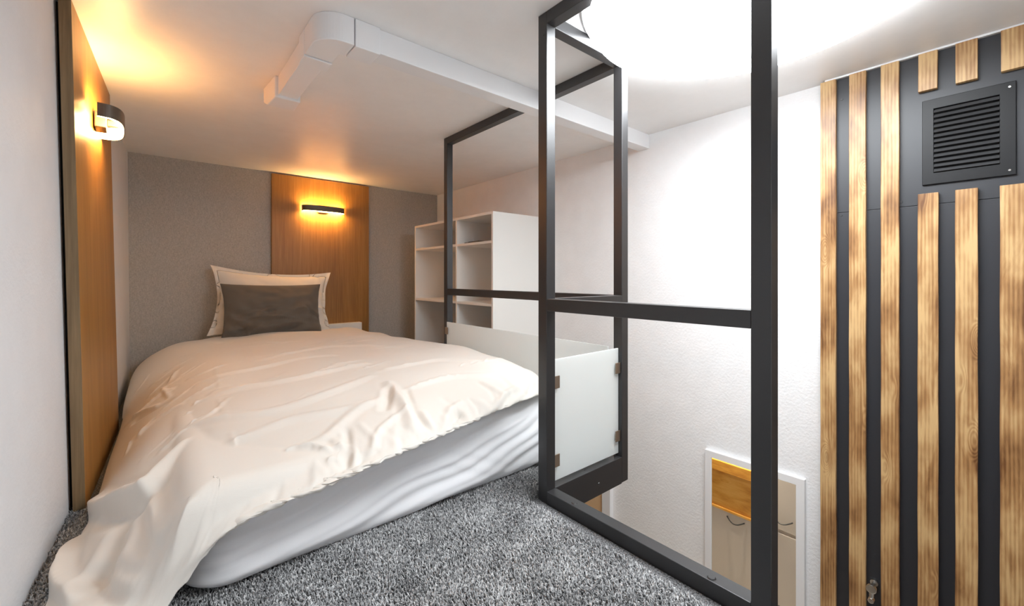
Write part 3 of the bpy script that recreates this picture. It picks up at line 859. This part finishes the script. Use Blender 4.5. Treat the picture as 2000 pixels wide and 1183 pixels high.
def duvet():
    cols = 9
    net = [  # rows from the head to the foot hem; (x, y, z) from the wall side to the railing side
     [(-.125,3.80,-.69),(-.07,3.80,-.58),(.08,3.80,-.475),(.28,3.80,-.452),(.55,3.80,-.448),(.85,3.80,-.448),(1.15,3.80,-.45),(1.31,3.80,-.47),(1.36,3.80,-.52)],
     [(-.125,3.50,-.69),(-.085,3.50,-.575),(.07,3.52,-.455),(.28,3.52,-.425),(.55,3.52,-.42),(.85,3.52,-.42),(1.15,3.52,-.422),(1.31,3.52,-.44),(1.365,3.52,-.50)],
     [(-.13,3.10,-.70),(-.085,3.10,-.59),(.06,3.12,-.47),(.25,3.12,-.42),(.52,3.12,-.408),(.85,3.12,-.405),(1.15,3.12,-.405),(1.32,3.12,-.415),(1.37,3.12,-.48)],
     [(-.125,2.70,-.715),(-.09,2.70,-.63),(.04,2.70,-.50),(.22,2.72,-.43),(.50,2.72,-.405),(.85,2.72,-.40),(1.15,2.72,-.40),(1.32,2.72,-.41),(1.372,2.72,-.48)],
     [(-.14,2.25,-.72),(-.10,2.27,-.65),(.02,2.27,-.525),(.20,2.27,-.44),(.48,2.27,-.405),(.83,2.27,-.395),(1.13,2.27,-.393),(1.32,2.27,-.398),(1.374,2.27,-.47)],
     [(-.15,1.85,-.725),(-.11,1.87,-.67),(0.0,1.87,-.55),(.17,1.87,-.455),(.46,1.87,-.412),(.80,1.87,-.39),(1.12,1.87,-.385),(1.31,1.87,-.388),(1.374,1.87,-.46)],
     [(-.18,1.55,-.73),(-.13,1.55,-.685),(-.02,1.56,-.57),(.15,1.57,-.475),(.44,1.57,-.43),(.78,1.57,-.40),(1.10,1.57,-.375),(1.29,1.57,-.378),(1.37,1.57,-.455)],
     [(-.20,1.33,-.73),(-.14,1.34,-.69),(-.03,1.36,-.60),(.14,1.36,-.505),(.43,1.36,-.452),(.76,1.36,-.42),(1.08,1.37,-.395),(1.26,1.39,-.40),(1.35,1.40,-.46)],
     [(-.20,1.12,-.73),(-.13,1.16,-.695),(-.035,1.20,-.64),(.12,1.20,-.535),(.42,1.20,-.485),(.75,1.22,-.448),(1.06,1.25,-.422),(1.24,1.28,-.43),(1.33,1.32,-.468)],
     [(-.20,0.98,-.732),(-.12,1.03,-.715),(-.025,1.12,-.69),(.125,1.135,-.565),(.42,1.125,-.515),(.75,1.15,-.485),(1.07,1.19,-.462),(1.24,1.23,-.465),(1.32,1.28,-.477)],
     [(-.20,0.86,-.733),(-.10,0.92,-.725),(-.005,1.09,-.72),(.145,1.150,-.565),(.42,1.150,-.520),(.75,1.195,-.492),(1.09,1.235,-.478),(1.25,1.26,-.478),(1.315,1.30,-.480)],
    ]
    B = np.array(net, float)
    N_, M_ = 250, 190
    B = catmull(B, N_, 0); B = catmull(B, M_, 1)
    # even out the spacing across each row
    for i in range(N_):
        L_ = np.concatenate([[0], np.cumsum(np.linalg.norm(np.diff(B[i], axis=0), axis=1))])
        tt = np.linspace(0, L_[-1], M_)
        B[i] = np.stack([np.interp(tt, L_, B[i][:, k]) for k in range(3)], 1)
    B = blur(B, 2)
    for j in range(M_):
        L_ = np.concatenate([[0], np.cumsum(np.linalg.norm(np.diff(B[:, j], axis=0), axis=1))])
        tt = np.linspace(0, L_[-1], N_)
        B[:, j] = np.stack([np.interp(tt, L_, B[:, j][:, k]) for k in range(3)], 1)
    v = np.linspace(0, 1, N_)[:, None]*np.ones((1, M_)); u = np.ones((N_, 1))*np.linspace(0, 1, M_)[None]
    # soft large billows of the filling
    B[..., 2] += 0.007*smooth_noise(N_, M_, 9, 11)*np.clip((u-0.12)*6, 0, 1)*np.clip((1-v)*8, 0, 1)
    hem = np.exp(-(1-v)/0.055)
    foot = np.exp(-(1-v)/0.16)
    left = np.exp(-np.abs(u-0.22)/0.10)
    eu = 0.014 + 0.10*hem*np.clip((u-0.2)*5, 0, 1) + 0.05*foot + 0.035*left
    ev = 0.040 + 0.06*left + 0.02*foot
    edge = np.clip(v*14, 0, 1)*np.clip(u*12, 0, 1); eu = eu*edge; ev = ev*edge
    def collide(X):
        x, y, z = X[..., 0], X[..., 1], X[..., 2]
        z = np.maximum(z, FL+0.012)
        wx = np.where((y < 1.9) | (y > 2.8), -0.235, -0.197) + 0.044*(y-1.9) + np.where(y > 2.8, 0.013, 0.02)*(0.87-z) + 0.014
        x = np.maximum(x, wx); x = np.minimum(x, 1.376)
        # keep above / outside the mattress
        e = np.minimum(np.minimum(x-MX0+0.01, MX1+0.01-x), y-MY0+0.012)      # distance inside the outline
        rr = 0.075
        topz = MT + 0.004 - rr + np.sqrt(np.clip(rr*rr - np.clip(rr-e, 0, rr)**2, 0, None))
        z = np.where(e > 0, np.maximum(z, topz), z)
        return np.stack([x, y, z], -1)
    fl = [(h*1.35, w, p) for h, w, p in FOLDS]
    rg = random.Random(12); uu = 0.31
    while uu < 0.97:                     # gathers running in from the foot hem
        ln = rg.uniform(0.03, 0.09); sk = rg.uniform(-0.04, 0.04)
        fl.append((rg.choice((1, 1, -1))*rg.uniform(0.005, 0.011), rg.uniform(0.007, 0.014), [(uu, 0.998), (min(0.98, uu+sk*0.5), 0.998-ln*0.5), (min(0.98, uu+sk), 0.998-ln)]))
        uu += rg.uniform(0.018, 0.05)
    for _ in range(26):                  # long soft creases across the top
        a, b = rg.uniform(0.22, 0.85), rg.uniform(0.12, 0.88); L_ = rg.uniform(0.06, 0.2); sl = rg.uniform(-0.35, 0.25)
        fl.append((rg.uniform(0.003, 0.006), rg.uniform(0.006, 0.016), [(a, b), (min(.98, a+L_*0.5), b+sl*L_*0.4+0.008), (min(.98, a+L_), b+sl*L_)]))
    for _ in range(16):                  # crumples on the shoulder beside the wall
        a, b = rg.uniform(0.07, 0.24), rg.uniform(0.25, 0.75); L_ = rg.uniform(0.04, 0.09); sl = rg.uniform(-0.9, 0.3)
        fl.append((rg.uniform(0.005, 0.010), rg.uniform(0.007, 0.013), [(a, b), (a+L_*0.5, b+sl*L_*0.4+0.006), (a+L_, b+sl*L_)]))
    B2 = add_folds(B, B, fl)
    patch = np.clip(0.5+0.7*smooth_noise(N_, M_, 12, 31), 0.0, 1.6)
    X = relax(B2, eu*patch, ev*patch, 200, collide, bend=0.035, seed=5, amp=0.006, pad=0.002, grav=0.0004)
    X[..., 2] = np.maximum(X[..., 2], FL+0.012)
    X[..., 2] += EYE
    return X
DU = duvet()
o = obj('duvet', grid_mesh('duvet', DU[::-1]), M['duvet'])
md = o.modifiers.new('thick', 'SOLIDIFY'); md.thickness = 0.009; md.offset = -1
sb = o.modifiers.new('sub', 'SUBSURF'); sb.levels = 1; sb.render_levels = 1
tag(o, 'crumpled cream cotton duvet spread over the mattress and spilling to the floor', 'duvet')

# ------------------------------------------------------------------ pillows
def pillow(name, w, h, th, mat, T, seed, flange=0.0, cre=0.004, sag=0.0, corner=0.12, lines=()):
    def creases(u, v):
        D = np.zeros_like(u)
        for (hh, ww, P) in lines:
            C_ = catmull(np.array(P, float), 30, 0); b = np.full(u.shape, 9.0); A_ = np.zeros(u.shape)
            for q, (a, c) in enumerate(C_):
                d = np.sqrt(((u-a)*w/2)**2+((v-c)*h/2)**2); m = d < b; b[m] = d[m]; A_[m] = sin(0.3+2.54*q/29)
            D += 1.8*hh*A_*np.exp(-(b/ww)**1.2)
        return D
    n, m_ = 90, 120
    u = np.linspace(-1, 1, m_)[None]*np.ones((n, 1)); v = np.linspace(-1, 1, n)[:, None]*np.ones((1, m_))
    fu = 1-flange/(w/2)
    uu = np.clip(u/fu, -1, 1); vv = np.clip(v/(1-flange/(h/2)), -1, 1) if flange else v
    t_ = th/2*np.clip(1-np.abs(uu)**2.2, 0, 1)**0.62*np.clip(1-np.abs(vv)**2.1, 0, 1)**0.68
    # edges pull in between the corners
    px = u*w/2*(1-corner*(1-v**2)*np.abs(u)**3); pz = v*h/2*(1-corner*0.8*(1-u**2)*np.abs(v)**3)
    nz = smooth_noise(n, m_, 3, seed)*0.5 + smooth_noise(n, m_, 7, seed+1)
    st = np.random.default_rng(seed).normal(size=(n, m_, 1)); st = blur(np.repeat(st, 1, 2), 1)[..., 0]
    ang = 0.012*np.sin(14*v + 5*np.sin(2.2*u+seed) + 3*u)*np.clip(1-np.abs(u)*0.3, 0, 1)
    wr = cre*nz*np.clip(t_/(th/2)*1.6, 0.15, 1) + cre*1.5*ang/0.012*np.clip(-v+0.7, 0, 1) + creases(u, v)
    wav = 0.010*np.sin(9*v+seed)*np.clip((np.abs(u)-fu)*20, 0, 1) if flange else 0
    front = np.stack([px, -t_-wr+wav, pz], -1); back = np.stack([px, t_*0.8+wav+0.0005, pz], -1)
    for A in (front, back):
        A[..., 2] -= sag*(1-u**2)*np.clip(v, 0, 1)
    R = []
    for A in (front, back):
        hom = np.concatenate([A, np.ones(A.shape[:2]+(1,))], -1) @ np.array(T).T
        R.append(hom[..., :3])
    me = grid_mesh(name, R[0]); me2 = grid_mesh(name, R[1])
    bm = bmesh.new(); bm.from_mesh(me); bm.from_mesh(me2)
    bpy.data.meshes.remove(me2)
    bmesh.ops.remove_doubles(bm, verts=bm.verts, dist=0.0012)
    bmesh.ops.recalc_face_normals(bm, faces=bm.faces)
    for f in bm.faces: f.smooth = True
    bm.to_mesh(me); bm.free()
    return obj(name, me, mat)
def place(x, y, z, yaw, lean, roll=0):
    return Matrix.Translation((x, y, Z(z))) @ Matrix.Rotation(radians(yaw), 4, 'Z') @ Matrix.Rotation(radians(lean), 4, 'X') @ Matrix.Rotation(radians(roll), 4, 'Y')
o = pillow('pillow', 0.86, 0.53, 0.17, M['pillow'], place(0.735, 3.79, -0.19, 0, -14, 3.5), 4, flange=0.035, sag=0.02, lines=[(-.012,.02,[(.75,.9),(.82,.5),(.9,.1)]),(.012,.02,[(.7,-.2),(.9,-.25)]),(-.012,.02,[(-.95,.2),(-.8,-.3),(-.75,-.8)])])
tag(o, 'large cream pillow leaning on the back wall behind the dark cushion', 'pillow')
o = pillow('cushion', 0.68, 0.42, 0.21, M['greycloth'], place(0.70, 3.63, -0.258, 0, -13, 1.0), 21, cre=0.007, corner=0.07, lines=[(.014,.018,[(-.7,-.2),(-.2,0),(.3,-.02)]),(-.012,.014,[(-.35,-.02),(-.1,-.08),(.0,.02)]),(.016,.02,[(-.75,-.35),(-.2,-.25),(.4,-.35)]),(-.016,.018,[(-.75,-.45),(-.6,-.65),(-.95,-.95)]),(.014,.018,[(-.3,-.5),(-.6,-.95)]),(.012,.018,[(.3,.02),(.7,.0),(.95,-.2)]),(-.012,.014,[(.6,.1),(.95,-.35)]),(.014,.03,[(-.2,-.55),(.3,-.5),(.9,-.6)])])
tag(o, 'dark grey linen cushion leaning against the cream pillow', 'cushion')
